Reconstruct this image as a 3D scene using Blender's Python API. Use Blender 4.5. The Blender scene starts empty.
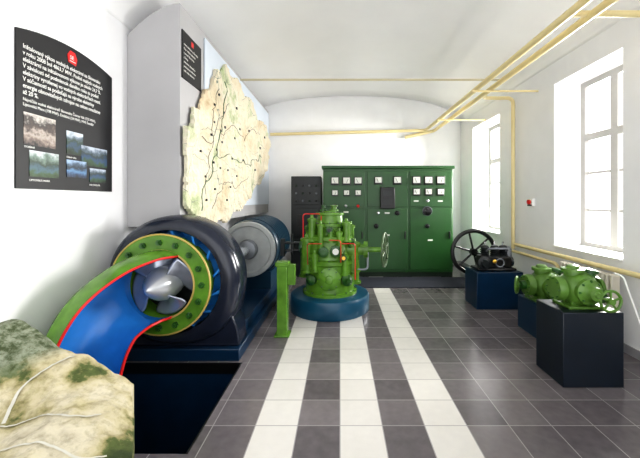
import bpy, math, random, bmesh
from mathutils import Vector, Matrix, noise
random.seed(4)
S=bpy.context.scene
COL=S.collection
def lin(c):
    return tuple((x/255/12.92 if x/255<=0.04045 else ((x/255+0.055)/1.055)**2.4) for x in c)+(1,)
def mat(name,c,rough=.5,metal=0,var=.12,scale=6,bump=0,coat=0,spec=None):
    m=bpy.data.materials.new(name); m.use_nodes=True; nt=m.node_tree; b=nt.nodes['Principled BSDF']
    tc=nt.nodes.new('ShaderNodeTexCoord'); n=nt.nodes.new('ShaderNodeTexNoise'); n.inputs['Scale'].default_value=scale; n.inputs['Detail'].default_value=4
    nt.links.new(tc.outputs['Object'],n.inputs['Vector'])
    r=nt.nodes.new('ShaderNodeValToRGB'); L=lin(c)
    r.color_ramp.elements[0].position=.3; r.color_ramp.elements[1].position=.7
    r.color_ramp.elements[0].color=tuple(x*(1-var) for x in L[:3])+(1,)
    r.color_ramp.elements[1].color=tuple(min(1,x*(1+var)) for x in L[:3])+(1,)
    nt.links.new(n.outputs['Fac'],r.inputs['Fac']); nt.links.new(r.outputs['Color'],b.inputs['Base Color'])
    b.inputs['Roughness'].default_value=rough; b.inputs['Metallic'].default_value=metal
    b.inputs['Coat Weight'].default_value=coat
    if spec is not None: b.inputs['Specular IOR Level'].default_value=spec
    if bump:
        bp=nt.nodes.new('ShaderNodeBump'); bp.inputs['Strength'].default_value=bump; bp.inputs['Distance'].default_value=.02
        nt.links.new(n.outputs['Fac'],bp.inputs['Height']); nt.links.new(bp.outputs['Normal'],b.inputs['Normal'])
    return m
WALL=mat('wall_plaster',(238,238,239),.8,0,.02,3,.05)
CEIL=mat('ceiling_plaster',(246,246,246),.85,0,.015,2,.05)
PART=mat('partition_paint',(178,177,178),.6,0,.03,2)
NAVY=mat('navy_paint',(10,42,68),.3,0,.15,5)
NAVYD=mat('dark_navy_paint',(10,22,34),.4,0,.2,5)
TEALD=mat('dark_teal_paint',(14,52,72),.35,0,.15,5)
CASE=mat('casing_paint',(32,37,50),.2,0,.12,5)
BLACK=mat('black_paint',(12,12,14),.35,0,.2,8)
BLUE=mat('bright_blue_paint',(50,140,220),.3,0,.12,5)
SKYB=mat('tube_lining_blue',(48,130,206),.22,0,.14,4)
RED=mat('red_paint',(215,30,28),.4,0,.08,8)
GREEN=mat('light_green_paint',(90,134,44),.26,0,.28,7,.05)
GREENP=mat('olive_green_paint',(84,120,48),.28,0,.25,7,.05)
GREENM=mat('mid_green_paint',(40,84,30),.3,0,.18,7)
CABG=mat('cabinet_green_paint',(36,82,36),.35,0,.08,3)
CABD=mat('cabinet_dark_green',(18,40,22),.5,0,.1,3)
STEEL=mat('polished_steel',(206,210,214),.25,.75,.08,9)
PALE=mat('cast_runner_metal',(208,211,216),.22,.55,.06,9)
BLADE=mat('runner_blade_metal',(172,178,190),.22,.6,.08,9)
GREY=mat('grey_metal',(122,126,132),.4,.4,.12,8)
BRASS=mat('brass',(205,165,70),.3,.9,.12,8)
YEL=mat('cream_pipe_paint',(228,211,158),.45,0,.05,5)
ROD=mat('cream_rod_paint',(205,196,165),.5,0,.05,5)
YRIM=mat('tan_rim_paint',(190,166,92),.35,0,.1,9)
WHITE=mat('white_paint',(238,238,234),.45,0,.03,5)
RADW=mat('radiator_enamel',(196,190,176),.4,0,.03,5)
DIAL=mat('dial_face',(226,228,220),.4,0,.02,5)
COPPER=mat('copper',(190,80,50),.3,.8,.1,8)
MAT=mat('rubber_mat',(34,38,50),.9,0,.2,60,.2)
FRAME=mat('window_frame_paint',(172,170,166),.5,0,.03,5)
GREYC=mat('charcoal_panel',(26,31,33),.42,0,.15,4)

class MB:
    def __init__(s): s.v=[]; s.f=[]; s.m=[]
    def add(s,v,f,mi=0):
        o=len(s.v); s.v+= [tuple(p) for p in v]; s.f+=[tuple(i+o for i in q) for q in f]; s.m+=[mi]*len(f); return s
    def box(s,x0,x1,y0,y1,z0,z1,mi=0):
        v=[(x0,y0,z0),(x1,y0,z0),(x1,y1,z0),(x0,y1,z0),(x0,y0,z1),(x1,y0,z1),(x1,y1,z1),(x0,y1,z1)]
        return s.add(v,[(0,3,2,1),(4,5,6,7),(0,1,5,4),(1,2,6,5),(2,3,7,6),(3,0,4,7)],mi)
    def basis(s,a):
        a=Vector(a).normalized(); up=Vector((0,0,1)) if abs(a.z)<.9 else Vector((0,1,0))
        e1=up.cross(a).normalized(); e2=a.cross(e1); return a,e1,e2
    def lathe(s,c,axis,prof,segs=36,mi=0,cap=True,ph=0,rf=None):
        a,e1,e2=s.basis(axis); c=Vector(c); v=[];f=[]
        for t,r in prof:
            for i in range(segs):
                w=2*math.pi*i/segs+ph; d=e1*math.cos(w)+e2*math.sin(w); rr=max(r,.0005)
                if rf: rr=rf(rr,d)
                v.append(c+a*t+d*rr)
        for j in range(len(prof)-1):
            for i in range(segs):
                k=(i+1)%segs; f.append((j*segs+i,j*segs+k,(j+1)*segs+k,(j+1)*segs+i))
        if cap:
            f.append(tuple(range(segs))[::-1]); n=(len(prof)-1)*segs; f.append(tuple(range(n,n+segs)))
        return s.add(v,f,mi)
    def cyl(s,p0,p1,r,segs=16,mi=0,ph=0):
        p0=Vector(p0);p1=Vector(p1); L=(p1-p0).length; return s.lathe(p0,p1-p0,[(0,r),(L,r)],segs,mi,True,ph)
    def tube(s,pts,r,segs=10,mi=0,closed=False):
        pts=[Vector(p) for p in pts]; n=len(pts); v=[];f=[]; e=None
        for i in range(n):
            if closed: t=(pts[(i+1)%n]-pts[i-1]).normalized()
            else: t=(pts[min(i+1,n-1)]-pts[max(i-1,0)]).normalized()
            if e is None: _,e,_=s.basis(t)
            e=(e-t*e.dot(t)).normalized(); g=t.cross(e)
            rr=r[i] if isinstance(r,(list,tuple)) else r
            for k in range(segs):
                w=2*math.pi*k/segs; v.append(pts[i]+(e*math.cos(w)+g*math.sin(w))*rr)
        for i in range(n if closed else n-1):
            j=(i+1)%n
            for k in range(segs):
                l=(k+1)%segs; f.append((i*segs+k,i*segs+l,j*segs+l,j*segs+k))
        if not closed: f.append(tuple(range(segs))[::-1]); f.append(tuple(range((n-1)*segs,n*segs)))
        return s.add(v,f,mi)
    def torus(s,c,axis,R,r,n=36,segs=8,mi=0):
        a,e1,e2=s.basis(axis); c=Vector(c)
        return s.tube([c+(e1*math.cos(2*math.pi*i/n)+e2*math.sin(2*math.pi*i/n))*R for i in range(n)],r,segs,mi,True)
    def prism(s,pts,off,mi=0):
        n=len(pts); off=Vector(off); v=[Vector(p) for p in pts]+[Vector(p)+off for p in pts]
        return s.add(v,[tuple(range(n))[::-1],tuple(range(n,2*n))]+[(i,(i+1)%n,(i+1)%n+n,i+n) for i in range(n)],mi)
    def wheel(s,c,axis,R,r,spokes=5,hub=.03,mi=0,sr=.008,n=36,hl=.05):
        s.torus(c,axis,R,r,n,8,mi); a,e1,e2=s.basis(axis); c=Vector(c)
        s.cyl(c-a*hl/2,c+a*hl/2,hub,14,mi)
        for i in range(spokes):
            w=2*math.pi*i/spokes+.3; s.cyl(c,c+(e1*math.cos(w)+e2*math.sin(w))*R,sr,8,mi)
        return s
    def obj(s,name,mats,parent=None,bevel=0,smooth=True,label=None):
        me=bpy.data.meshes.new(name); me.from_pydata(s.v,[],s.f)
        if not isinstance(mats,(list,tuple)): mats=[mats]
        for m in mats: me.materials.append(m)
        me.polygons.foreach_set('material_index',s.m); me.update()
        bm=bmesh.new(); bm.from_mesh(me); bmesh.ops.recalc_face_normals(bm,faces=bm.faces); bm.to_mesh(me); bm.free()
        if smooth: me.shade_smooth(); me.set_sharp_from_angle(angle=math.radians(35))
        o=bpy.data.objects.new(name,me); COL.objects.link(o)
        if bevel:
            b=o.modifiers.new('b','BEVEL'); b.width=bevel; b.segments=2; b.limit_method='ANGLE'; b.angle_limit=math.radians(50)
        if parent: par(o,parent)
        if label: o['label']=label
        return o
def par(o,p):
    o.parent=p; bpy.context.view_layer.update(); o.matrix_parent_inverse=p.matrix_world.inverted()
def bolts(c,axis,R,n,r,h,m,parent,ph=0):
    q=MB(); a,e1,e2=q.basis(axis); c=Vector(c)
    for i in range(n):
        w=2*math.pi*i/n+ph; p=c+(e1*math.cos(w)+e2*math.sin(w))*R
        MB().lathe(p-a*.002,a,[(0,r),(h*.7,r),(h*.7,r*.6),(h*1.2,r*.6)],6).obj('bolt',m,parent,smooth=False)
def root(name,loc,label,cat,group=None):
    e=bpy.data.objects.new(name,None); e.location=loc; e.empty_display_size=.1; COL.objects.link(e); bpy.context.view_layer.update()
    e['label']=label; e['category']=cat
    if group: e['group']=group
    return e
def top(o,label,cat,group=None):
    o['label']=label; o['category']=cat
    if group: o['group']=group
    return o
def st(o): o['kind']='structure'; return o

# ---------------- camera ----------------
cam=bpy.data.cameras.new('camera'); co=bpy.data.objects.new('camera',cam); COL.objects.link(co)
co.location=(0,0,1.6); co.rotation_euler=(math.radians(90),0,0)
cam.sensor_width=36; cam.lens=330/640*36; cam.shift_x=-20/640; cam.shift_y=-29/640; cam.clip_start=.05
S.camera=co
XL,XR,YB,YF=-2.37,3.0,-1.2,8.2

# ---------------- floor material ----------------
def floor_mat():
    m=bpy.data.materials.new('floor_tiles'); m.use_nodes=True; nt=m.node_tree; N=nt.nodes; Lk=nt.links; b=N['Principled BSDF']
    g=N.new('ShaderNodeNewGeometry'); sp=N.new('ShaderNodeSeparateXYZ'); Lk.new(g.outputs['Position'],sp.inputs[0])
    def M(op,a,bv=None,c=None):
        n=N.new('ShaderNodeMath'); n.operation=op
        for i,x in enumerate((a,bv,c)):
            if x is None: continue
            if isinstance(x,(int,float)): n.inputs[i].default_value=x
            else: Lk.new(x,n.inputs[i])
        return n.outputs[0]
    u=M('DIVIDE',sp.outputs[0],.3); v=M('DIVIDE',M('ADD',sp.outputs[1],.06),.3)
    iu=M('FLOOR',u); iv=M('FLOOR',v); fu=M('FRACT',u); fv=M('FRACT',v)
    eu=M('MINIMUM',fu,M('SUBTRACT',1,fu)); ev=M('MINIMUM',fv,M('SUBTRACT',1,fv))
    gr=M('LESS_THAN',M('MINIMUM',eu,ev),.0115)
    even=M('LESS_THAN',M('ABSOLUTE',M('MODULO',iu,2)),.5); near=M('LESS_THAN',M('ABSOLUTE',iu),2.5)
    stripe=M('MULTIPLY',even,near)
    cb=N.new('ShaderNodeCombineXYZ'); Lk.new(iu,cb.inputs[0]); Lk.new(iv,cb.inputs[1])
    wn=N.new('ShaderNodeTexWhiteNoise'); wn.noise_dimensions='2D'; Lk.new(cb.outputs[0],wn.inputs['Vector'])
    ns=N.new('ShaderNodeTexNoise'); ns.inputs['Scale'].default_value=14; ns.inputs['Detail'].default_value=6; Lk.new(g.outputs['Position'],ns.inputs['Vector'])
    f=M('ADD',M('MULTIPLY',wn.outputs['Value'],.5),M('MULTIPLY',ns.outputs['Fac'],.5))
    r=N.new('ShaderNodeValToRGB'); Lk.new(f,r.inputs[0])
    r.color_ramp.elements[0].color=lin((90,85,88)); r.color_ramp.elements[0].position=.2
    r.color_ramp.elements[1].color=lin((120,114,116)); r.color_ramp.elements[1].position=.8
    r2=N.new('ShaderNodeValToRGB'); Lk.new(f,r2.inputs[0])
    r2.color_ramp.elements[0].color=lin((200,197,192)); r2.color_ramp.elements[1].color=lin((222,219,213))
    def mix(fac,a,bb):
        x=N.new('ShaderNodeMix'); x.data_type='RGBA'; Lk.new(fac,x.inputs[0])
        for i,z in ((6,a),(7,bb)):
            if isinstance(z,tuple): x.inputs[i].default_value=z
            else: Lk.new(z,x.inputs[i])
        return x.outputs[2]
    grc=mix(stripe,lin((152,148,148)),lin((156,154,152)))
    c=mix(gr,mix(stripe,r.outputs[0],r2.outputs[0]),grc)
    Lk.new(c,b.inputs['Base Color']); b.inputs['Roughness'].default_value=.2
    bp=N.new('ShaderNodeBump'); bp.inputs['Strength'].default_value=.12; bp.inputs['Distance'].default_value=.01; Lk.new(ns.outputs['Fac'],bp.inputs['Height']); Lk.new(bp.outputs[0],b.inputs['Normal'])
    return m
FL=floor_mat()
PX0,PX1,PY0,PY1=-2.3,-.96,2.08,3.24
b=MB()
b.box(XL,XR,YB,PY0,-.1,0).box(XL,XR,PY1,YF,-.1,0).box(XL,PX0,PY0,PY1,-.1,0).box(PX1,XR,PY0,PY1,-.1,0)
st(b.obj('floor',FL,smooth=False))
b=MB()
b.box(PX0-.05,PX0,PY0,PY1,-.95,-.1).box(PX1,PX1+.05,PY0,PY1,-.95,-.1,1).box(PX0,PX1,PY0-.05,PY0,-.95,-.1,1).box(PX0,PX1,PY1,PY1+.05,-.95,-.1).box(PX0,PX1,PY0,PY1,-1,-.95,1)
st(b.obj('trim_5',[NAVY,BLACK],smooth=False))  # walls and bottom of the floor pit in front of the turbine
b=MB(); b.box(PX0,PX1,PY1-.012,PY1,-.1,.004).box(PX1-.012,PX1,PY0,PY1-.012,-.1,.004)
st(b.obj('trim_1',BLACK,smooth=False))

# ---------------- walls ----------------
HT=3.52
st(MB().box(XL-.3,XL,YB,YF+.3,-.1,4.6).obj('wall_left',WALL,smooth=False))
st(MB().box(XL,XR,YF,YF+.3,-.1,4.6).obj('wall_back',WALL,smooth=False))
W=[(3.5,4.62),(6.2,7.45)]; ZW=(.95,3.22)
b=MB(); x0,x1=XR,XR+.45
ys=[YB,W[0][0],W[0][1],W[1][0],W[1][1],YF+.3]
b.box(x0,x1,ys[0],ys[1],-.1,4.6).box(x0,x1,ys[2],ys[3],-.1,4.6).box(x0,x1,ys[4],ys[5],-.1,4.6)
for w in W: b.box(x0,x1,w[0],w[1],-.1,ZW[0]).box(x0,x1,w[0],w[1],ZW[1],4.6)
st(b.obj('wall_right',WALL,smooth=False))
cx=(XL+XR)/2; hw=(XR-XL)/2
v=[];f=[];n=48; ysl=[YB+i*(YF-YB)/20 for i in range(21)]
def vz(u): return HT+.66*(max(0,1-abs(u)**2.2))**(1/2)
for y in ysl:
    for i in range(n+1):
        a=math.pi*i/n; u=math.cos(a)
        v.append((cx+hw*u,y,vz(u)))
for j in range(len(ysl)-1):
    for i in range(n):
        f.append((j*(n+1)+i,j*(n+1)+i+1,(j+1)*(n+1)+i+1,(j+1)*(n+1)+i))
o=MB().add(v,f).obj('ceiling',CEIL); st(o)
sd=o.modifiers.new('s','SOLIDIFY'); sd.thickness=.1; sd.offset=1
BB=mat('baseboard_tile',(150,148,152),.5,0,.1,5)
st(MB().box(XR-.012,XR,YB,YF,0,.09).obj('baseboard_right',BB,smooth=False))
st(MB().box(XL+.6,XR-.012,YF-.012,YF,0,.09).obj('baseboard_back',BB,smooth=False))
GL=bpy.data.materials.new('window_glass'); GL.use_nodes=True; nt=GL.node_tree
for nd in list(nt.nodes): nt.nodes.remove(nd)
t=nt.nodes.new('ShaderNodeBsdfTransparent'); g=nt.nodes.new('ShaderNodeBsdfGlossy'); g.inputs['Roughness'].default_value=.05
mx=nt.nodes.new('ShaderNodeMixShader'); mx.inputs[0].default_value=.06; ou=nt.nodes.new('ShaderNodeOutputMaterial')
nt.links.new(t.outputs[0],mx.inputs[1]); nt.links.new(g.outputs[0],mx.inputs[2]); nt.links.new(mx.outputs[0],ou.inputs[0])
for k,w in enumerate(W):
    b=MB(); xa,xb=XR+.37,XR+.43; y0,y1=w; z0,z1=ZW; fw=.08
    b.box(xa,xb,y0,y0+fw,z0,z1).box(xa,xb,y1-fw,y1,z0,z1).box(xa,xb,y0+fw,y1-fw,z0,z0+fw).box(xa,xb,y0+fw,y1-fw,z1-fw,z1)
    ym=(y0+y1)/2; zt=z0+1.5
    b.box(xa,xb,ym-.055,ym+.055,z0+fw,z1-fw); b.box(xa,xb,y0+fw,ym-.055,zt-.045,zt+.045); b.box(xa,xb,ym+.055,y1-fw,zt-.045,zt+.045)
    for ya,yb in ((y0+fw,ym-.055),(ym+.055,y1-fw)):
        b.box(xa+.02,xb-.02,ya,yb,z0+.5,z0+.53); b.box(xa+.02,xb-.02,ya,yb,z0+1.0,z0+1.03)
    b.box(XR+.395,XR+.4,y0+fw,y1-fw,z0+fw,z1-fw,1)
    st(b.obj('window_%d'%(k+1),[FRAME,GL],smooth=False))
    st(MB().box(XR-.04,XR+.37,y0+.002,y1-.002,z0,z0+.025).obj('trim_%d'%(k+2),WHITE,smooth=False))

# ---------------- raised partition with map ----------------
PXF=-1.78
YP=3.67
zb=1.3
pr=[(XL+.003,YP,zb),(PXF,YP,zb),(PXF,YP,3.79)]
for i in range(1,9):
    u=i/8; X=PXF+(XL+.003-PXF)*u; pr.append((X,YP,3.79-.36*u**1.8))
top(MB().prism(pr,(0,YF-.003-YP,0)).obj('exhibition_panel_wall',PART,smooth=False),'pale grey raised exhibition wall with curved top','exhibition wall')
BOARD=mat('pale_blue_board',(208,216,226),.5,0,.04,1.2)
def relief_mat():
    m=bpy.data.materials.new('relief_map_paint'); m.use_nodes=True; nt=m.node_tree; N=nt.nodes; L=nt.links; b=N['Principled BSDF']
    tc=N.new('ShaderNodeTexCoord'); n=N.new('ShaderNodeTexNoise'); n.inputs['Scale'].default_value=1.5; n.inputs['Detail'].default_value=11; n.inputs['Roughness'].default_value=.72
    L.new(tc.outputs['Object'],n.inputs['Vector'])
    sp=N.new('ShaderNodeSeparateXYZ'); L.new(tc.outputs['Object'],sp.inputs[0])
    mr=N.new('ShaderNodeMapRange'); L.new(sp.outputs[1],mr.inputs[0]); mr.inputs[1].default_value=3.7; mr.inputs[2].default_value=5.0; mr.inputs[3].default_value=-.05; mr.inputs[4].default_value=.05
    sm=N.new('ShaderNodeMath'); sm.operation='ADD'; L.new(n.outputs['Fac'],sm.inputs[0]); L.new(mr.outputs[0],sm.inputs[1])
    r=N.new('ShaderNodeValToRGB'); L.new(sm.outputs[0],r.inputs[0])
    e=r.color_ramp.elements; e[0].position=.34; e[0].color=lin((140,160,112)); e[1].position=.78; e[1].color=lin((188,160,122))
    x=e.new(.43); x.color=lin((196,200,162)); x=e.new(.49); x.color=lin((226,219,198)); x=e.new(.62); x.color=lin((218,203,172))
    wn=N.new('ShaderNodeTexNoise'); wn.inputs['Scale'].default_value=3; L.new(tc.outputs['Object'],wn.inputs['Vector'])
    ad=N.new('ShaderNodeMixRGB'); ad.blend_type='ADD'; ad.inputs[0].default_value=.25; L.new(tc.outputs['Object'],ad.inputs[1]); L.new(wn.outputs['Color'],ad.inputs[2])
    vo=N.new('ShaderNodeTexVoronoi'); vo.feature='DISTANCE_TO_EDGE'; vo.inputs['Scale'].default_value=1.8; L.new(ad.outputs[0],vo.inputs['Vector'])
    lt=N.new('ShaderNodeMath'); lt.operation='LESS_THAN'; lt.inputs[1].default_value=.005; L.new(vo.outputs['Distance'],lt.inputs[0])
    mx=N.new('ShaderNodeMix'); mx.data_type='RGBA'; L.new(lt.outputs[0],mx.inputs[0]); L.new(r.outputs[0],mx.inputs[6]); mx.inputs[7].default_value=lin((140,146,130))
    L.new(mx.outputs[2],b.inputs['Base Color']); b.inputs['Roughness'].default_value=.7
    n3=N.new('ShaderNodeTexNoise'); n3.inputs['Scale'].default_value=9; n3.inputs['Detail'].default_value=7; L.new(tc.outputs['Object'],n3.inputs['Vector'])
    bp=N.new('ShaderNodeBump'); bp.inputs['Strength'].default_value=1; bp.inputs['Distance'].default_value=.07; L.new(n3.outputs['Fac'],bp.inputs['Height']); L.new(bp.outputs[0],b.inputs['Normal'])
    return m
RELM=relief_mat()
mo=[(3.68,2.42),(3.82,2.42),(3.9,2.7),(4.06,2.72),(4.2,3.0),(4.42,3.08),(4.55,3.4),(4.8,3.45),(5.0,3.66),(5.3,3.58),(5.6,3.62),(5.9,3.48),(6.4,3.52),(6.9,3.32),(7.5,3.3),(8.1,3.05),(7.9,2.75),(7.95,2.4),(7.5,2.2),(7.2,1.95),(6.7,1.9),(6.5,1.66),(6.0,1.58),(5.7,1.42),(5.3,1.42),(4.98,1.26),(4.7,1.33),(4.4,1.28),(4.15,1.38),(3.92,1.38),(3.68,1.55),(3.69,2.0)]
op=[]
for i in range(len(mo)):
    a=Vector(mo[i]); c=Vector(mo[(i+1)%len(mo)])
    for k in range(8):
        p=a.lerp(c,k/8); q=noise.noise(Vector((p.x*7,p.y*7,1)))*.04; d=(c-a).normalized(); p=p+Vector((-d.y,d.x))*q; p.x=max(3.68,min(8.15,p.x)); op.append(p)
def inside(x,y):
    r=False; j=len(op)-1
    for i in range(len(op)):
        if (op[i].y>y)!=(op[j].y>y) and x<(op[j].x-op[i].x)*(y-op[i].y)/(op[j].y-op[i].y)+op[i].x: r=not r
        j=i
    return r
def mh(y,z): return .045+.05*noise.fractal(Vector((y*1.9,z*1.9,3)),1,2,6)
g=.03; v=[];idx={};f=[]
def gv(i,j):
    if (i,j) not in idx:
        y=3.68+i*g; z=1.2+j*g; idx[(i,j)]=len(v); v.append((PXF+.024+max(.006,mh(y,z)),y,z))
    return idx[(i,j)]
cells=set((i,j) for i in range(150) for j in range(84) if inside(3.68+(i+.5)*g,1.2+(j+.5)*g))
for i,j in sorted(cells): f.append((gv(i,j),gv(i+1,j),gv(i+1,j+1),gv(i,j+1)))
bk=[]
for (i,j) in sorted(cells):
    for (di,dj,a,c) in ((0,-1,(0,0),(1,0)),(1,0,(1,0),(1,1)),(0,1,(1,1),(0,1)),(-1,0,(0,1),(0,0))):
        if (i+di,j+dj) not in cells: bk.append((gv(i+a[0],j+a[1]),gv(i+c[0],j+c[1])))
low={}
for A,Cc in bk:
    for q in (A,Cc):
        if q not in low: low[q]=len(v); v.append((PXF+.026,v[q][1],v[q][2]))
    f.append((A,Cc,low[Cc],low[A]))
rm=root('relief_map',(PXF+.03,5.8,1.24),'large painted plaster relief map with ragged outline on pale board','relief map')
MB().add(v,f).obj('terrain_sheet',RELM,rm,smooth=True)
MB().box(PXF+.002,PXF+.022,4.3,8.16,1.5,3.72).obj('map_board',BOARD,rm,bevel=.004)
for (y,z,s) in [(4.2,1.9,.02),(4.6,2.3,.022),(5,2.7,.025),(5.4,3.1,.025),(5.1,1.8,.02),(5.8,2.3,.025),(6.2,2.9,.025),(6.6,2.2,.025),(7,2.7,.03),(4.5,2.9,.02),(4.3,2.45,.02),(5.5,2.0,.022),(4.85,2.45,.02),(5.2,2.25,.02),(7.4,3.0,.03),(4.15,1.6,.02),(4.4,2.1,.02),(4.75,2.6,.02),(4.9,2.9,.02),(4.65,2.05,.02),(5.35,2.6,.02),(4.05,2.2,.018),(4.7,3.1,.02),(4.9,1.6,.02),(5.0,2.05,.02),(5.6,2.8,.022),(4.45,2.65,.018),(4.55,1.75,.018)]:
    X_=PXF+.024+mh(y,z); MB().box(X_-.01,X_+.014,y-s*.85,y+s*.85,z-s*.7,z+s*.7).obj('marker',BLACK,rm,smooth=False)
def mline(pts,r,m,nm):
    P=[]
    for i in range(len(pts)-1):
        for k in range(10):
            y=pts[i][0]+(pts[i+1][0]-pts[i][0])*k/10; z=pts[i][1]+(pts[i+1][1]-pts[i][1])*k/10
            y+=.12*noise.noise(Vector((y*5,z*5,9))); z+=.12*noise.noise(Vector((y*5,z*5,19))); P.append((PXF+.026+mh(y,z),y,z))
    MB().tube(P,r,6).obj(nm,m,rm)
mline([(4.0,1.5),(4.3,1.9),(4.55,2.2),(4.8,2.5),(4.85,2.9),(4.95,3.3)],.007,GREENM,'valley_line')
mline([(4.5,2.2),(5.2,2.3),(5.9,2.25),(6.6,2.4),(7.4,2.6)],.006,GREENM,'valley_line')
LN=mat('thin_border_line',(96,88,74),.6,0,.1,5)
for q in ([(4.8,2.5),(5.3,2.8),(5.9,2.7),(6.5,3.0),(7.2,3.0)],[(4.1,2.3),(4.5,2.5),(4.7,2.8),(5.2,3.1)],[(4.5,1.5),(4.9,1.9),(5.5,1.8),(6.2,2.0)],[(4.2,1.6),(4.3,2.3),(4.4,2.8),(4.7,3.2)]):
    mline(q,.004,LN,'border_line')

# ---------------- posters ----------------
def text(body,loc,size,m,parent,name='lettering',sx=1,rot=(math.radians(90),0,math.radians(90)),align='LEFT',bold=0):
    c=bpy.data.curves.new(name,'FONT'); c.body=body; c.size=size; c.align_x=align; c.extrude=.0005; c.offset=bold
    o=bpy.data.objects.new(name,c); COL.objects.link(o); o.location=loc; o.rotation_euler=rot; o.scale=(sx,1,1)
    c.materials.append(m)
    bpy.context.view_layer.update()
    dg=bpy.context.evaluated_depsgraph_get(); me=bpy.data.meshes.new_from_object(o.evaluated_get(dg)); mw=o.matrix_world.copy()
    bpy.data.objects.remove(o); o2=bpy.data.objects.new(name,me); COL.objects.link(o2); o2.matrix_world=mw
    bpy.context.view_layer.update()
    par(o2,parent)
    return o2
PB=mat('poster_black',(12,12,16),.5,0,.1,4)
def photo_mat(name,cols,sc):
    m=bpy.data.materials.new(name); m.use_nodes=True; nt=m.node_tree; N=nt.nodes; L=nt.links; b=N['Principled BSDF']
    tc=N.new('ShaderNodeTexCoord'); n=N.new('ShaderNodeTexNoise'); n.inputs['Scale'].default_value=sc; n.inputs['Detail'].default_value=8; n.inputs['Roughness'].default_value=.7
    sp=N.new('ShaderNodeSeparateXYZ'); L.new(tc.outputs['Generated'],sp.inputs[0]); L.new(tc.outputs['Object'],n.inputs['Vector'])
    a=N.new('ShaderNodeMath'); a.operation='MULTIPLY_ADD'; L.new(n.outputs['Fac'],a.inputs[0]); a.inputs[1].default_value=.9
    s2=N.new('ShaderNodeMath'); s2.operation='MULTIPLY_ADD'; L.new(sp.outputs[2],s2.inputs[0]); s2.inputs[1].default_value=.7; s2.inputs[2].default_value=-.3; L.new(s2.outputs[0],a.inputs[2])
    r=N.new('ShaderNodeValToRGB'); L.new(a.outputs[0],r.inputs[0]); e=r.color_ramp.elements
    e[0].position=.1; e[0].color=lin(cols[0]); e[1].position=.85; e[1].color=lin(cols[-1])
    for i,c in enumerate(cols[1:-1]): x=e.new(.1+.75*(i+1)/(len(cols)-1)); x.color=lin(c)
    L.new(r.outputs[0],b.inputs['Base Color']); b.inputs['Roughness'].default_value=.45
    return m
ph=[photo_mat('print_machinery',[(34,30,30),(120,104,96),(178,166,156),(84,72,66),(58,52,50),(205,198,190)],16),
    photo_mat('print_mountains',[(20,32,20),(34,54,34),(50,75,100),(44,64,48),(100,115,130),(205,215,225)],9),
    photo_mat('print_reservoir',[(20,34,22),(44,74,44),(40,70,105),(34,50,46),(90,105,120),(180,190,205)],9),
    photo_mat('print_dam',[(20,28,36),(40,60,90),(90,130,170),(30,40,50),(70,90,110),(150,175,205)],9),
    photo_mat('print_lake',[(28,44,22),(54,80,44),(66,95,110),(36,54,36),(110,130,120),(200,205,210)],9)]
X=XL
r_=root('wall_poster',(X,2.9,1.68),'black poster with white text and colour photographs','poster')
ol=[(X+.002,2.4,1.685),(X+.002,3.41,1.685)]
for i in range(13):
    u=1-i/12; ol.append((X+.002,2.4+1.01*u,2.86+.08*(1-(2*u-1)**2)))
MB().prism(ol,(.012,0,0)).obj('panel',PB,r_,smooth=False)
tx=X+.0155
lines=["Inštalovaný výkon vodných elektrární na Slovensku","v roku 2008 bol 4863,7 MW. Podiel malých vodných","elektrární na inštalovanom výkone je okolo 24,7 %.","V závislosti od podmienok daného roka sa podiel","elektriny vyrobenej vo vodných elektrárňach mení.","V súčasnosti sa podieľajú na výrobe elektriny","energie obnoviteľných zdrojov na celom množstve","až 20 %.","Najväčšia vodná elektráreň Slovenska Čierny Váh (735 MW),","Liptovská Mara (198 MW), Dobšiná (24 MW), MVE Švedlár"]
z=2.735
for i,l in enumerate(lines):
    big=i<8
    text(l,(tx,2.45,z),.047 if big else .034,WHITE,r_,sx=.82 if big else .86,bold=.0004 if big else 0); z-=.049 if big else .037
lg=MB().prism([(tx-.002,2.86,2.8),(tx-.002,2.94,2.79),(tx-.002,2.955,2.85),(tx-.002,2.93,2.9),(tx-.002,2.88,2.905),(tx-.002,2.85,2.86)],(.005,0,0)).obj('logo',RED,r_,smooth=False)
text("SE",(tx+.004,2.873,2.832),.045,WHITE,lg); MB().box(tx+.003,tx+.004,2.87,2.935,2.812,2.818).obj('logo_bar',WHITE,lg,smooth=False)
for q,(y0,y1,z0,z1,k) in enumerate([(2.455,2.73,2.02,2.26,0),(2.5,2.76,1.78,1.98,4),(2.84,3.02,2.0,2.2,1),(3.0,3.33,1.92,2.1,2),(2.84,3.06,1.8,1.95,3),(3.1,3.31,1.77,1.9,2)]):
    MB().box(tx-.001,tx+.002+q*.0006,y0,y1,z0,z1).obj('photo_print',ph[k],r_,smooth=False)
text("DOBŠINÁ",(tx+.001,2.46,1.995),.02,WHITE,r_); text("LIPTOVSKÁ MARA",(tx+.001,2.5,1.745),.022,WHITE,r_); text("ČIERNY VÁH",(tx+.001,2.84,1.965),.018,WHITE,r_); text("MVE ŠVEDLÁR",(tx+.001,3.1,1.735),.022,WHITE,r_)
X=PXF
r_=root('wall_poster',(X,3.95,2.85),'small black information poster above the relief map','poster')
MB().box(X+.002,X+.014,3.7,4.2,2.98,3.52).obj('panel',PB,r_,smooth=False)
MB().box(X+.012,X+.016,3.92,3.98,3.42,3.48).obj('logo',RED,r_,smooth=False)
for i in range(7):
    text(["vodné elektrárne na Slovensku","Mapa vodných elektrární","v povodí Váhu, Hrona","a Dunaja","prietokové, akumulačné","prečerpávacie elektrárne","malé vodné elektrárne"][i],(X+.0155,3.73,3.36-i*.05),.035,WHITE,r_,sx=.85)

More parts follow.
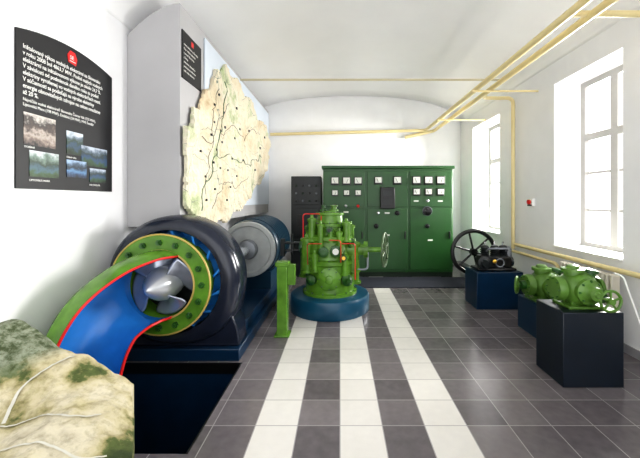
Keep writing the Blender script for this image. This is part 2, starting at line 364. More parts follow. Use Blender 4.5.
# ---------------- ceiling pipes ----------------
def corner(pts,r=.12,n=5):
    pts=[Vector(p) for p in pts]; out=[pts[0]]
    for i in range(1,len(pts)-1):
        a=(pts[i-1]-pts[i]); c=(pts[i+1]-pts[i]); rr=min(r,a.length*.45,c.length*.45); A=pts[i]+a.normalized()*rr; C=pts[i]+c.normalized()*rr
        for k in range(n+1):
            t=k/n; out.append(A*(1-t)**2+pts[i]*2*t*(1-t)+C*t*t)
    out.append(pts[-1]); return out
def pipe(name,pts,r,label,m=YEL,cat='pipe',group=None):
    return top(MB().tube(corner(pts),r,12).obj(name,m),label,cat,group)
p1=root('ceiling_pipe',(2.09,3,3.3),'cream steel pipe under the vault and along end wall','pipe','cream ceiling pipes')
MB().tube(corner([(2.09,YB,3.3),(2.09,8.05,3.3),(-1.7,8.05,3.2)]),.038,12).obj('pipe_run',YEL,p1)
p2=root('ceiling_pipe',(2.31,3,3.3),'cream steel pipe with branch down the window wall','pipe','cream ceiling pipes')
MB().tube(corner([(2.31,YB,3.3),(2.31,8.12,3.3),(1.6,8.12,3.14)]),.038,12).obj('pipe_run',YEL,p2)
MB().tube(corner([(2.31,5.2,3.3),(2.42,5.57,3.32),(2.92,5.57,3.32),(2.92,5.57,.78)],.1),.03,12).obj('pipe_branch',YEL,p2)
MB().tube(corner([(2.09,3.05,3.32),(2.95,3.05,3.32),(2.95,3.05,3.45)]),.03,12).obj('pipe_branch',YEL,p2)
for y in (5.0,6.8): MB().cyl((2.0,y,3.25),(3.0,y,3.25),.015,8).obj('bracket',YEL,p1)
pipe('heating_pipe',[(2.92,5.5,.86),(2.92,1.0,.86)],.028,'cream heating pipe running along the window wall',group='heating pipes on the window wall')
pipe('heating_pipe',[(2.92,5.6,.74),(2.92,4.4,.74),(2.92,4.36,.0)],.024,'cream heating return pipe beside the radiator',group='heating pipes on the window wall')
top(MB().cyl((XL,5.82,3.72),(XR,5.82,3.72),.018).obj('tie_rod',ROD),'thin cream painted steel tie rod across the vault','tie rod')
r_=root('radiator',(2.88,3.8,.15),'white ribbed radiator under the window','radiator')
for i in range(14):
    y=3.4+i*.06; MB().box(2.8,2.89,y,y+.034,.2,.82).obj('section',RADW,r_,bevel=.012)
for za in (.25,.72): MB().box(2.85,2.87,3.42,4.2,za,za+.04).obj('rail',RADW,r_)
for ya in (3.45,4.14): MB().box(2.85,2.89,ya,ya+.03,0,.27).obj('foot',RADW,r_)
r_=root('switch_box',(3,5.13,1.5),'small white switch box with red button on the wall','switch box')
MB().box(2.95,XR,5.06,5.2,1.5,1.62).obj('box',WHITE,r_,bevel=.008); MB().cyl((2.95,5.13,1.57),(2.92,5.13,1.57),.035).obj('button',RED,r_); MB().box(2.94,2.951,5.08,5.18,1.51,1.53).obj('plate',BLACK,r_)

# ---------------- control cabinet ----------------
CY=6.86
r_=root('control_cabinet',(1.0,7.2,0),'large green steel electrical control cabinet with rows of meters','control cabinet')
x0,x1=-.35,2.35
MB().box(x0,x1,CY,7.6,.1,2.25).obj('body',CABG,r_,bevel=.01)
MB().box(x0-.0,x1,CY+.03,7.58,0,.1).obj('plinth',CABD,r_)
MB().box(x0-.03,x1+.03,CY-.04,7.62,2.25,2.31).obj('cap',CABG,r_,bevel=.01)
seams=[x0,.54,1.43,x1]
for i in range(3):
    a,c=seams[i]+.025,seams[i+1]-.025
    d=MB().box(a,c,CY-.018,CY,.16,1.42).obj('door',CABG,r_,bevel=.006)
    MB().box(c-.07,c-.045,CY-.05,CY-.018,.8,.95).obj('handle',BLACK,d,bevel=.004)
    MB().box(a,c,CY-.018,CY,1.46,2.2).obj('upper_panel',CABG,r_,bevel=.006)
K=CY/330
def wp(px,py): return (px-340)*K,1.6-(py-200)*K
def meter(px,py,s=.085,face=True):
    X,Z=wp(px,py)
    mt=MB().box(X-s,X+s,CY-.06,CY-.018,Z-s,Z+s).obj('meter',BLACK,r_,bevel=.008)
    MB().box(X-s*.8,X+s*.8,CY-.064,CY-.06,Z-s*.62,Z+s*.8).obj('dial',DIAL if face else GREYC,mt,smooth=False)
    MB().cyl((X,CY-.066,Z-s*.5),(X+s*.4*random.choice([-1,1]),CY-.066,Z+s*.5),.004,6).obj('needle',BLACK,mt)
for px in (335,346.5,358): meter(px,181)
for px in (335,346.5,358): meter(px,193,.065)
meter(378,180.5,.08); meter(397,180.5,.085)
for py in (180.5,192):
    for px in (416,428,440): meter(px,py,.088 if py<185 else .075)
X,Z=wp(387,198); rb=MB().box(X-.15,X+.15,CY-.1,CY-.018,Z-.22,Z+.22).obj('relay_box',BLACK,r_,bevel=.01)
for za,zc in ((.05,.15),(-.14,-.03)): MB().box(X-.09,X+.09,CY-.105,CY-.1,Z+za,Z+zc).obj('relay_window',GREYC,rb)
for px,py,rr,m in [(427,211,.09,BLACK),(427,201,.03,STEEL),(427,226,.045,BLACK),(376,226,.05,BLACK),(335,206,.03,RED),(346,206,.03,STEEL),(358,206,.03,RED),(397,213,.05,BLACK),(378,213,.03,STEEL)]:
    X,Z=wp(px,py); kb=MB().lathe((X,CY-.015,Z),(0,-1,0),[(0,rr),(.03,rr),(.04,rr*.5),(.07,rr*.45),(.075,0)],24).obj('knob',m,r_)
    if rr>=.09: MB().torus((X,CY-.03,Z),(0,1,0),rr*1.08,.006,28).obj('dial_ring',GREY,kb)
for px,py in [(346,212),(387,213),(416,201),(440,201),(346,232),(387,235),(430,240)]:
    X,Z=wp(px,py); MB().box(X-.05,X+.05,CY-.022,CY-.018,Z-.015,Z+.015).obj('nameplate',DIAL,r_,smooth=False)
r_=root('switchboard',(-.7,7.2,0),'tall charcoal switchboard beside the green cabinet','switchboard')
MB().box(-1.03,-.4,6.95,7.5,0,2.1).obj('body',GREYC,r_,bevel=.01)
for zz in (.2,.85,1.5): MB().box(-.99,-.44,6.935,6.95,zz,zz+.58).obj('front_panel',GREYC,r_,bevel=.008)
for i in range(4):
    for j in range(3): MB().lathe((-.92+i*.14,6.935,1.58+j*.16),(0,-1,0),[(0,.022),(.02,.022),(.03,.01)],16).obj('indicator',[BLACK,GREY,CABD][(i+j)%3],r_)
MB().box(-.9,-.6,6.91,6.935,1.05,1.3).obj('meter',BLACK,r_,bevel=.005)
top(MB().box(.35,2.55,6.0,6.8,0,.014).obj('floor_mat',MAT),'dark ribbed rubber mat in front of the green cabinet','mat')

# ---------------- turbine ----------------
b=MB().prism([(-2.3,3.27,0),(-1.0,3.27,0),(-1.0,3.27,.12),(-1.12,3.27,.12),(-2.2,3.27,.12),(-2.3,3.27,.12)],(0,3.63,0))
b.box(-2.2,-1.06,3.74,6.6,.118,.24)
top(b.obj('machine_base',NAVY,bevel=.008),'navy stepped steel base frame under turbine and generator','machine base')
T=root('water_turbine',(-1.7,3.5,.13),'cutaway water turbine with dark casing, green flange and steel runner','water turbine')
CC=(-1.69,3.3,.79)
C=(-1.74,3.3,.78); A=(0,1,0)
def scroll(r,d):
    if r<.52: return r
    k=(r-.52)/.15
    side=max(0,d.x)**1.5*.035
    foot=0
    if d.z<-.15 and d.x>0: foot=.06*min(1,(-d.z-.15)/.4)*max(0,1-abs(d.x-.7)/.7)
    return r+k*(side+foot)
MB().lathe(CC,A,[(.2,.3),(.2,.5),(.02,.502),(-.03,.505),(-.05,.515),(-.055,.54),(-.05,.58),(-.03,.61),(.01,.635),(.07,.65),(.15,.655),(.26,.655),(.32,.64),(.36,.6),(.365,.5),(.365,.15)],96,cap=False,rf=scroll).obj('casing',CASE,T)
MB().prism([(-2.15,3.34,.122),(-1.02,3.34,.122),(-1.04,3.34,.3),(-1.12,3.34,.5),(-1.4,3.34,.35),(-1.9,3.34,.28),(-2.2,3.34,.35)],(0,.28,0)).obj('casing_foot',CASE,T,bevel=.012)
MB().lathe((CC[0],CC[1]+.19,CC[2]),A,[(0,.33),(-.01,.33),(-.01,.5),(0,.5)],64,cap=False).obj('stay_ring',BLUE,T)
for i in range(14):
    w=2*math.pi*i/14+.1; e=Vector((math.cos(w),0,math.sin(w))); tq=Vector((-math.sin(w),0,math.cos(w)))
    p=Vector(CC)+e*.42; q=Vector(CC)+e*.498+tq*.07
    n=tq*.016
    MB().prism([p-n,p+n,q+n,q-n],(0,.18,0)).obj('guide_vane',BLUE,T,bevel=.003)
FY=-.12
MB().lathe(C,A,[(.17,.325),(FY+.015,.325),(FY,.335),(FY,.475),(FY+.015,.485),(FY+.08,.485),(FY+.08,.42),(.17,.42)],72,cap=False).obj('flange',GREEN,T)
MB().torus((C[0],C[1]+FY+.01,C[2]),A,.486,.01,72).obj('flange_rim',YRIM,T)
MB().torus((C[0],C[1]+FY,C[2]),A,.333,.01,60).obj('inner_rim',YRIM,T)
bolts((C[0],C[1]+FY,C[2]),(0,-1,0),.41,16,.029,.04,GREENM,T)
Rn=MB().lathe((C[0],C[1]+.1,C[2]),(0,-1,0),[(0,.12),(.04,.16),(.12,.172),(.19,.165),(.26,.14),(.33,.098),(.39,.055),(.43,.02),(.44,.0)],48).obj('runner_hub',PALE,T)
for i in range(4):
    w0=2*math.pi*i/4+.35; v=[];f=[]; nr,nc=8,12
    for a in range(nr+1):
        rr=.13+.18*a/nr; sweep=.52+.22*math.sin(math.pi*.5*(a/nr))
        for c in range(nc+1):
            s=(c/nc-.5)*2; w=w0+s*sweep*(1-.12*(a/nr)**5); yy=C[1]-.06-s*(.1-.04*a/nr)
            v.append((C[0]+rr*math.cos(w),yy,C[2]+rr*math.sin(w)))
    for a in range(nr):
        for c in range(nc): f.append((a*(nc+1)+c,a*(nc+1)+c+1,(a+1)*(nc+1)+c+1,(a+1)*(nc+1)+c))
    o=MB().add(v,f).obj('blade',BLADE,Rn); sd=o.modifiers.new('s','SOLIDIFY'); sd.thickness=.014; sd.offset=0
MB().lathe((C[0],C[1]+.14,C[2]),(0,-1,0),[(0,.32),(.005,.32),(.005,.1)],40,cap=False).obj('inner_cover',GREYC,T)
ctrl=[Vector(p) for p in [(-1.74,3.19,.78),(-1.77,3.05,.78),(-1.85,2.88,.73),(-1.95,2.73,.6),(-2.01,2.63,.4),(-2.045,2.58,.15),(-2.05,2.56,-.02)]]
path=[]
for i in range(len(ctrl)-1):
    p0=ctrl[max(0,i-1)];p1_=ctrl[i];p2_=ctrl[i+1];p3=ctrl[min(len(ctrl)-1,i+2)]
    for k in range(7):
        t=k/7; path.append(.5*((2*p1_)+(p2_-p0)*t+(2*p0-5*p1_+4*p2_-p3)*t*t+(3*p1_-p0-3*p2_+p3)*t**3))
path.append(ctrl[-1])
od=Vector((.82,-.5,-.08)).normalized()
def shell(off):
    n=30; rows=[]
    for i,p in enumerate(path):
        t=Vector((0,-1,0)) if i==0 else (path[min(i+1,len(path)-1)]-path[i-1]).normalized()
        o_=(od-t*od.dot(t)).normalized(); g_=t.cross(o_); row=[]
        u=i/(len(path)-1); rad=.318-.07*u+off
        h1=math.radians(64+6*min(1,u*2)); h2=h1
        for k in range(n+1):
            w=h1+(2*math.pi-h1-h2)*k/n; row.append(p+(o_*math.cos(w)+g_*math.sin(w))*rad)
        rows.append(row)
    return rows
def surf(rows):
    n=len(rows[0]); v=[p for r in rows for p in r]; f=[]
    for i in range(len(rows)-1):
        for k in range(n-1): f.append((i*n+k,i*n+k+1,(i+1)*n+k+1,(i+1)*n+k))
    return v,f
ri=shell(0); ro=shell(.026)
v,f=surf(ri); MB().add(v,f).obj('draft_tube_lining',SKYB,T)
v,f=surf(ro); MB().add(v,f).obj('draft_tube_shell',GREEN,T)
for e in (0,-1):
    MB().tube([(ri[i][e]+ro[i][e])/2 for i in range(len(ri))],.012,8).obj('cut_edge',RED,T)
MB().tube([(a_+b_)/2 for a_,b_ in zip(ri[-1],ro[-1])],.014,8).obj('cut_edge',RED,T)
GX,GZ=-1.36,.87
G=root('generator',(GX,6.0,.24),'dark teal ribbed generator with slim pale flywheel behind the turbine','generator')
MB().cyl((-1.5,3.69,.82),(GX,4.9,GZ),.07,24).obj('shaft',STEEL,G)
MB().lathe((-1.5,3.72,.83),(0,1,0),[(0,.26),(.05,.3),(.4,.28),(.45,.2),(.6,.16),(.65,.1)],40).box(-1.72,-1.3,3.76,4.3,.242,.7).obj('bearing',CASE,G)
MB().lathe((GX,4.85,GZ),(0,1,0),[(.04,.1),(.04,.33),(0,.35),(0,.4),(.01,.41),(.05,.41),(.06,.4),(.07,.1)],64,cap=False).obj('flywheel',mat('flywheel_metal',(186,190,190),.3,.3,.1,8),G)
MB().lathe((GX,4.77,GZ),(0,1,0),[(0,.08),(.02,.13),(.1,.15),(.14,.06)],32).obj('coupling',GREY,G)
gp=[(0,.3),(.02,.41),(.06,.43)]
for i in range(9): gp+=[(.1+i*.11,.43),(.1+i*.11,.45),(.16+i*.11,.45),(.16+i*.11,.43)]
gp+=[(1.16,.42),(1.2,.3)]
MB().lathe((GX,4.98,GZ),(0,1,0),gp,56).box(GX-.36,GX+.3,5.05,6.05,.242,.5).obj('stator',TEALD,G)

r_=root('green_post',(-.66,3.9,0),'bright green steel post with side bracket on the tiles','post')
MB().box(-.74,-.62,3.86,3.98,0,.83).box(-.76,-.60,3.85,3.99,.82,.87).box(-.77,-.59,3.83,4.01,0,.02).obj('post',GREEN,r_,bevel=.006)
MB().box(-.62,-.53,3.88,3.96,.6,.84).obj('bracket',GREEN,r_,bevel=.004)

# ---------------- governor ----------------
gx,gy=-.15,4.9
zb=.25
top(MB().lathe((gx,gy,0),(0,0,1),[(0,.57),(.02,.58),(.21,.58),(.24,.565),(.25,.54)],72).obj('round_pedestal',mat('teal_pedestal_paint',(12,72,98),.35,0,.08,4)),'round dark teal pedestal under the green governor','pedestal')
R=root('turbine_governor',(gx,gy,zb),'light green antique turbine governor with handwheel','governor')
MB().lathe((gx,gy,zb),(0,0,1),[(0,.4),(.04,.4),(.05,.36),(.1,.355),(.42,.355),(.44,.38),(.49,.38),(.51,.34)],48).obj('lower_body',GREEN,R)
bolts((gx,gy,zb+.04),(0,0,1),.38,14,.013,.02,GREENM,R); bolts((gx,gy,zb+.49),(0,0,1),.358,16,.012,.02,GREENM,R)
MB().lathe((gx,gy,zb+.5),(0,0,1),[(0,.34),(.03,.34),(.06,.32),(.26,.315),(.28,.34),(.33,.34),(.35,.27)],44).obj('upper_body',GREEN,R)
MB().lathe((gx,gy,zb+.84),(0,0,1),[(0,.25),(.12,.245),(.13,.27),(.17,.27),(.18,.2),(.28,.19),(.29,.21),(.325,.21),(.335,.1),(.35,.1)],40).obj('top_housing',GREEN,R)
bolts((gx,gy,zb+1.01),(0,0,1),.25,12,.012,.025,GREENM,R)
MB().lathe((gx+.06,gy,zb+1.19),(0,0,1),[(0,.07),(.02,.07),(.02,.04),(.06,.04),(.065,.055),(.08,.055),(.09,.02)],24).obj('top_valve',GREEN,R)
MB().lathe((gx-.1,gy+.02,zb+1.18),(0,0,1),[(0,.05),(.03,.05),(.03,.025),(.08,.025),(.085,.04),(.1,.01)],24).obj('top_valve',GREENM,R)
for dx,dy,z0,z1,rr in [(-.32,-.16,.42,.92,.08),(.34,-.1,.42,.85,.09),(-.36,.1,.3,.75,.09),(.24,-.22,.86,1.15,.055),(-.25,-.18,.86,1.2,.055),(.34,.1,.2,.7,.1),(.02,-.28,.85,1.05,.045),(-.12,-.3,.78,1.12,.04),(.14,-.3,.8,1.02,.04),(-.2,-.3,.45,.72,.05),(.22,-.3,.4,.7,.05),(.3,-.05,.8,1.1,.06),(-.3,.0,.8,1.08,.06)]:
    MB().lathe((gx+dx,gy+dy,zb+z0-.1),(0,0,1),[(0,rr*1.3),(.03,rr*1.3),(.03,rr),(z1-z0-.06,rr),(z1-z0-.06,rr*1.25),(z1-z0-.02,rr*1.25),(z1-z0,rr*.5),(z1-z0+.04,rr*.4)],24).obj('cylinder',GREEN,R)
for dx,dz,rr,dm in [(-.08,.63,.07,GREENM),(.09,.64,.08,DIAL),(.0,.93,.05,GREYC),(.2,.55,.045,BRASS)]:
    yy=gy-(.3 if dz<.8 else .26)
    gg=MB().lathe((gx+dx,yy,zb+dz),(0,-1,0),[(0,rr*.6),(.03,rr),(.07,rr),(.075,rr*.85)],28).obj('gauge',GREENM,R)
    MB().lathe((gx+dx,yy-.076,zb+dz),(0,-1,0),[(0,rr*.55),(.003,rr*.55)],28).obj('dial',dm,gg)
for dx,dz,ax in [(-.33,.62,(-1,-.4,0)),(.3,.72,(.8,-.6,0)),(-.26,.95,(-.8,-.6,0)),(.2,.98,(.6,-.8,0))]:
    MB().lathe((gx+dx*.85,gy-.12,zb+dz),ax,[(0,.05),(.06,.05),(.06,.07),(.09,.07),(.09,.03),(.13,.03)],20).obj('valve',GREENM,R)
ic=MB().lathe((gx,gy-.32,zb+.26),(0,-1,0),[(0,.16),(.05,.16),(.06,.14),(.08,.06),(.1,.05),(.11,0)],32).obj('inspection_cover',GREEN,R)
bolts((gx,gy-.37,zb+.26),(0,-1,0),.14,8,.012,.02,GREENM,ic)
MB().lathe((gx+.24,gy-.3,zb+.24),(.3,-1,0),[(0,.08),(.05,.08),(.07,.05),(.12,.03)],24).obj('side_cover',GREENM,R)
MB().lathe((gx-.24,gy-.3,zb+.24),(-.3,-1,0),[(0,.07),(.05,.07),(.07,.04),(.1,.02)],24).obj('side_cover',GREENM,R)
MB().lathe((gx+.2,gy-.05,.88),(1,-.12,0),[(0,.14),(.16,.14),(.16,.09),(.3,.08),(.3,.12),(.36,.12),(.36,.04),(.62,.035)],28).obj('wheel_arm',GREEN,R)
MB().wheel((gx+.8,gy-.12,.88),(1,-.32,0),.24,.016,6,.055,sr=.013).obj('handwheel',mat('grey_green_metal',(84,104,74),.4,.2,.1,8),R)
MB().tube(corner([(gx+.3,gy-.15,.6),(gx+.55,gy-.15,.6),(gx+.55,gy-.1,.85)],.06),.016).obj('link_rod',GREY,R)
MB().tube(corner([(gx-.12,gy-.15,1.2),(gx-.12,gy-.15,1.4),(gx-.38,gy-.15,1.4),(gx-.38,gy-.15,.75)],.04),.008).obj('oil_pipe',RED,R)
MB().tube(corner([(gx+.18,gy-.38,1.0),(gx+.36,gy-.34,1.0),(gx+.36,gy-.34,.5)],.04),.007).obj('oil_pipe',RED,R)
MB().tube(corner([(gx,gy-.4,1.05),(gx+.16,gy-.42,1.05),(gx+.16,gy-.42,.75)],.04),.008).obj('copper_pipe',COPPER,R)
MB().tube(corner([(gx-.3,gy-.3,.7),(gx-.3,gy-.38,1.0),(gx-.1,gy-.38,1.0)],.04),.008).obj('copper_pipe',COPPER,R)
MB().cyl((gx-.68,gy-.05,.97),(gx-.2,gy-.05,.97),.02).cyl((gx-.68,gy-.05,.86),(gx-.2,gy-.05,.86),.02).box(gx-.72,gx-.66,gy-.09,gy,.78,1.03).cyl((gx-.55,gy-.05,.8),(gx-.55,gy-.05,1.1),.022).obj('lever',GREYC,R,bevel=.003)
MB().lathe((gx-.45,gy-.05,.91),(1,0,0),[(0,.05),(.02,.09),(.1,.09),(.12,.05)],24).obj('lever_hub',GREENM,R)

# ---------------- engine ----------------
top(MB().box(2.0,2.68,4.82,5.28,0,.54).obj('pedestal',NAVY,bevel=.008),'dark navy box pedestal under the black engine','pedestal','navy box pedestals')
EX=.07; EZ=-.02
E=root('stationary_engine',(2.34,5.05,.54),'small black stationary engine with spoked flywheel on navy pedestal','engine')
def ev(x,y,z): return (x+EX,y,z+EZ)
MB().box(2.05,2.63,4.9,5.2,.542,.58).box(2.13,2.57,4.93,5.18,.58,.75).obj('crankcase',BLACK,E,bevel=.015)
for xx in (2.15,2.3,2.43):
    c_=MB().lathe(ev(xx,5.06,.75),(0,0,1),[(0,.07),(.03,.07),(.03,.055),(.05,.07),(.06,.055),(.08,.07),(.09,.055),(.11,.07),(.12,.055),(.14,.065),(.17,.05),(.18,.02)],24).obj('cylinder',GREYC,E)
    MB().cyl(ev(xx,5.06,.93),ev(xx,5.06,.98),.014,10).obj('spark_plug',STEEL,c_)
MB().lathe(ev(2.08,4.93,.68),(0,-1,0),[(0,.1),(.03,.1),(.04,.06),(.08,.05)],28).obj('side_cover',GREYC,E)
MB().lathe(ev(2.48,5.05,.68),(1,0,0),[(0,.07),(.08,.07),(.1,.03)],24).obj('side_cover',GREYC,E)
MB().tube(corner([ev(2.13,4.95,.85),ev(2.13,4.88,.9),ev(2.42,4.88,.9),ev(2.42,4.95,.85)],.04),.014).obj('exhaust_pipe',GREY,E)
MB().torus(ev(2.32,4.93,.68),(0,1,0),.06,.01,28).obj('ring',GREY,E)
MB().lathe(ev(2.24,4.94,.7),(0,-1,0),[(0,.03),(.02,.03),(.03,.015)],20).obj('brass_cap',BRASS,E)
MB().lathe(ev(2.5,5.05,.76),(0,0,1),[(0,.05),(.12,.05),(.15,.02)],20).obj('oil_cup',GREY,E)
MB().wheel((2.21,5.46,.74),(0,1,0),.35,.034,6,.06,sr=.017,n=56,hl=.1).cyl((2.21,5.18,.74),(2.21,5.46,.74),.025).obj('flywheel',BLACK,E)

# ---------------- pumps ----------------
top(MB().box(1.9,2.42,2.81,3.2,0,.64).obj('pedestal',NAVYD,bevel=.008),'near-black navy box pedestal under green pump','pedestal','navy box pedestals')
top(MB().box(2.26,2.74,3.72,4.2,0,.4).obj('pedestal',NAVY,bevel=.008),'low navy box pedestal under green pump beside the radiator','pedestal','navy box pedestals')
def pump(o,label,s=1,lw=True):
    ox,oy,oz=o
    P=root('pump',o,label,'pump','green cast-iron pumps')
    def q(x,y,z): return (ox+x*s,oy+y*s,oz+z*s)
    def pr(l): return [(a*s,c*s) for a,c in l]
    MB().box(ox-.17*s,ox+.17*s,oy-.13*s,oy+.13*s,oz+.001,oz+.03*s).box(ox-.11*s,ox+.11*s,oy-.08*s,oy+.08*s,oz+.02*s,oz+.09*s).obj('foot',GREENP,P,bevel=.006)
    pf=[(-.24,.11),(-.21,.12),(-.17,.12),(-.17,.075),(-.155,.08)]
    for i in range(9):
        a=math.pi*(i/8); pf.append((-.15*math.cos(a)*.98,max(.085,.175*math.sin(a)**.6)))
    pf+=[(.155,.08),(.17,.075),(.17,.11),(.2,.11),(.22,.06)]
    MB().lathe(q(0,0,.175),(1,0,0),pr(pf),40).obj('body',GREENP,P)
    bolts(q(-.21,0,.175),(-1,0,0),.095*s,8,.012*s,.04*s,GREENM,P)
    fcv=MB().lathe(q(0,-.12,.175),(0,-1,0),pr([(0,.12),(.05,.12),(.06,.1),(.09,.07),(.13,.06),(.135,.03),(.15,.02)]),32).obj('front_cover',GREENP,P)
    bolts(q(0,-.17,.175),(0,-1,0),.103*s,8,.013*s,.016*s,GREENM,fcv)
    MB().lathe(q(-.05,0,.3),(0,0,1),pr([(0,.075),(.04,.075),(.04,.1),(.07,.1),(.075,.06),(.1,.05),(.11,.02)]),28).obj('outlet_flange',GREENP,P)
    MB().lathe(q(.1,0,.27),(.25,0,1),pr([(0,.06),(.06,.055),(.065,.075),(.09,.075),(.1,.02)]),24).obj('valve_cap',GREENM,P)
    MB().lathe(q(.13,-.1,.12),(0,-1,0),pr([(0,.05),(.05,.05),(.05,.02),(.15,.018)]),20).obj('valve_stem',GREENM,P)
    MB().wheel(q(.13,-.24,.115),(0,-1,0),.095*s,.013*s,5,.03*s,sr=.01*s).obj('handwheel',GREENP,P)
    if lw:
        MB().lathe(q(-.24,0,.175),(-1,0,0),pr([(0,.05),(.05,.045),(.05,.02),(.1,.02)]),20).obj('shaft_end',GREENM,P)
        MB().wheel(q(-.33,0,.175),(1,-.8,0),.09*s,.013*s,5,.03*s,sr=.01*s).obj('handwheel',GREENP,P)
    return P
pump((2.16,3.0,.64),'light green cast-iron pump with front handwheel on dark pedestal',.92,False)
pump((2.47,3.96,.4),'light green cast-iron pump with two handwheels on low navy pedestal',1.05)
pipe('hose',[(2.62,3.15,.9),(2.66,3.1,.88),(2.68,2.95,.5),(2.75,2.8,.009)],.009,'thin white flexible hose falling to the floor',WHITE,'hose')

# ---------------- terrain model ----------------
def terr_mat():
    m=bpy.data.materials.new('terrain_model_paint'); m.use_nodes=True; nt=m.node_tree; N=nt.nodes; L=nt.links; b=N['Principled BSDF']
    tc=N.new('ShaderNodeTexCoord'); n=N.new('ShaderNodeTexNoise'); n.inputs['Scale'].default_value=2.6; n.inputs['Detail'].default_value=10; n.inputs['Roughness'].default_value=.58
    L.new(tc.outputs['Object'],n.inputs['Vector']); r=N.new('ShaderNodeValToRGB'); L.new(n.outputs['Fac'],r.inputs[0])
    e=r.color_ramp.elements; e[0].position=.34; e[0].color=lin((52,66,30)); e[1].position=.68; e[1].color=lin((170,160,136))
    for ps,cl in ((.425,(82,94,46)),(.45,(150,142,98)),(.5,(190,180,146)),(.58,(206,198,174))): x=e.new(ps); x.color=lin(cl)
    vd=N.new('ShaderNodeVectorMath'); vd.operation='DISTANCE'; L.new(tc.outputs['Object'],vd.inputs[0]); vd.inputs[1].default_value=(-1.84,1.85,.85)
    mr=N.new('ShaderNodeMapRange'); L.new(vd.outputs['Value'],mr.inputs[0]); mr.inputs[1].default_value=.26; mr.inputs[2].default_value=.36; mr.inputs[3].default_value=1; mr.inputs[4].default_value=0
    n4=N.new('ShaderNodeTexNoise'); n4.inputs['Scale'].default_value=22; n4.inputs['Detail'].default_value=10; n4.inputs['Roughness'].default_value=.7; L.new(tc.outputs['Object'],n4.inputs['Vector'])
    rm_=N.new('ShaderNodeValToRGB'); L.new(n4.outputs['Fac'],rm_.inputs[0]); rm_.color_ramp.elements[0].position=.4; rm_.color_ramp.elements[0].color=lin((74,86,52)); rm_.color_ramp.elements[1].position=.6; rm_.color_ramp.elements[1].color=lin((140,146,126))
    m0=N.new('ShaderNodeMix'); m0.data_type='RGBA'; L.new(mr.outputs[0],m0.inputs[0]); L.new(r.outputs[0],m0.inputs[6]); L.new(rm_.outputs[0],m0.inputs[7])
    mx=N.new('ShaderNodeMix'); mx.data_type='RGBA'; mx.blend_type='MULTIPLY'; mx.inputs[0].default_value=.35; L.new(m0.outputs[2],mx.inputs[6])
    r3=N.new('ShaderNodeValToRGB'); L.new(n4.outputs['Fac'],r3.inputs[0]); r3.color_ramp.elements[0].position=.38; r3.color_ramp.elements[0].color=(.3,.28,.22,1); r3.color_ramp.elements[1].position=.52
    L.new(r3.outputs[0],mx.inputs[7]); L.new(mx.outputs[2],b.inputs['Base Color']); b.inputs['Roughness'].default_value=.85
    bp=N.new('ShaderNodeBump'); bp.inputs['Strength'].default_value=.6; bp.inputs['Distance'].default_value=.015; L.new(n4.outputs['Fac'],bp.inputs['Height']); L.new(bp.outputs[0],b.inputs['Normal'])
    return m
TM=terr_mat()
def cornerpt(u,w):
    nl=Vector((-2.2,.95)); nr_=Vector((-.66,1.05)); fl=Vector((-2.3,1.92)); fr=Vector((-1.15,1.84))
    return nl.lerp(nr_,u).lerp(fl.lerp(fr,u),w)
def th(x,y):
    h=.61+.29*math.exp(-(((x+1.86)**2/.06+(y-1.85)**2/.13))**1.1)+.12*math.exp(-((x+1.5)**2/.05+(y-1.75)**2/.05))
    h+=.05*noise.fractal(Vector((x*3.0,y*3.0,7)),1,2,3)+.008*noise.fractal(Vector((x*11,y*11,2)),.9,2,5)
    # flank drops towards the side facing the aisle
    d=(x+1.2)+.62*(y-1.84)
    h-=.55*max(0,d+.22)**1.5
    return h
n=150; v=[];f=[]
for j in range(n+1):
    for i in range(n+1):
        p=cornerpt(i/n,j/n); x=p.x+.02*noise.noise(Vector((0,p.y*6,2)))*(i/n); v.append((x,p.y,th(x,p.y)))
for j in range(n):
    for i in range(n): f.append((j*(n+1)+i,j*(n+1)+i+1,(j+1)*(n+1)+i+1,(j+1)*(n+1)+i))
ring=[i for i in range(n+1)]+[j*(n+1)+n for j in range(1,n+1)]+[n*(n+1)+i for i in range(n-1,-1,-1)]+[j*(n+1) for j in range(n-1,0,-1)]
o0=len(v)
for k in ring: v.append((v[k][0],v[k][1],.38))
for k in range(len(ring)):
    l=(k+1)%len(ring); f.append((ring[k],ring[l],o0+l,o0+k))
f.append(tuple(range(o0,o0+len(ring))))
TR=root('landscape_model',(-1.6,1.5,0),'sculpted landscape model with green-grey mound, meadows and pale roads','landscape model')
MB().add(v,f).obj('terrain',TM,TR)
cs=[cornerpt(.02,.02),cornerpt(.97,.02),cornerpt(.97,.97),cornerpt(.02,.97)]
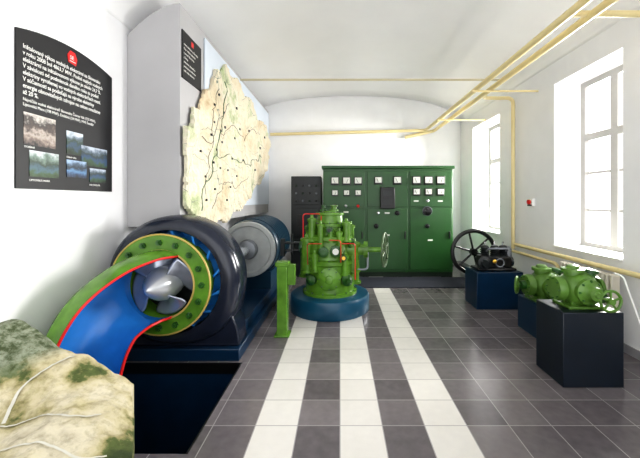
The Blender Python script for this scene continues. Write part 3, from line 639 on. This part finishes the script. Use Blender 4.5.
MB().prism([(c.x,c.y,0) for c in cs],(0,0,.38)).obj('stand',NAVYD,TR)
ROADM=mat('pale_road',(200,198,186),.8,0,.05,9)
def ribbon(pts,w,name):
    v=[];f=[];P=[]
    pts=[Vector(p) for p in pts]
    for i in range(len(pts)-1):
        for k in range(24): P.append(pts[i].lerp(pts[i+1],k/24))
    P.append(pts[-1])
    for _ in range(40): P=[P[0]]+[(P[i-1]+P[i]*2+P[i+1])/4 for i in range(1,len(P)-1)]+[P[-1]]
    for i,p in enumerate(P):
        t=(P[min(i+1,len(P)-1)]-P[max(i-1,0)]).normalized(); nn=Vector((-t.y,t.x))*w
        for s in (-1,1):
            q=p+nn*s; v.append((q.x,q.y,th(p.x,p.y)+.005))
    for i in range(len(P)-1): f.append((2*i,2*i+1,2*i+3,2*i+2))
    MB().add(v,f).obj(name,ROADM,TR)
ribbon([(-1.9,1.45),(-1.65,1.5),(-1.5,1.42),(-1.35,1.5),(-1.2,1.45),(-1.1,1.52)],.005,'road')
ribbon([(-1.75,1.3),(-1.4,1.28),(-1.2,1.33),(-1.0,1.28),(-.94,1.33)],.005,'road')
ribbon([(-1.45,1.8),(-1.5,1.68),(-1.55,1.58),(-1.48,1.45)],.007,'road')

# ---------------- lights ----------------
w=bpy.data.worlds.new('world'); S.world=w; w.use_nodes=True; bg=w.node_tree.nodes['Background']; bg.inputs[0].default_value=(.98,.985,1,1); bg.inputs[1].default_value=2.25
for y0,y1 in W:
    l=bpy.data.lights.new('window_daylight','AREA'); l.shape='RECTANGLE'; l.size=3.0; l.size_y=2.2; l.energy=1600; l.color=(1,.985,.955)
    o=bpy.data.objects.new('window_daylight',l); COL.objects.link(o); o.location=(XR+3.0,(y0+y1)/2+1.5,2.7)
    d=Vector((XR,(y0+y1)/2,2.0))-Vector(o.location); o.rotation_euler=d.to_track_quat('-Z','Y').to_euler()
S.view_settings.view_transform='Standard'
try: S.view_settings.look='Medium High Contrast'
except Exception as ex: print('look',ex)
S.view_settings.exposure=0.08
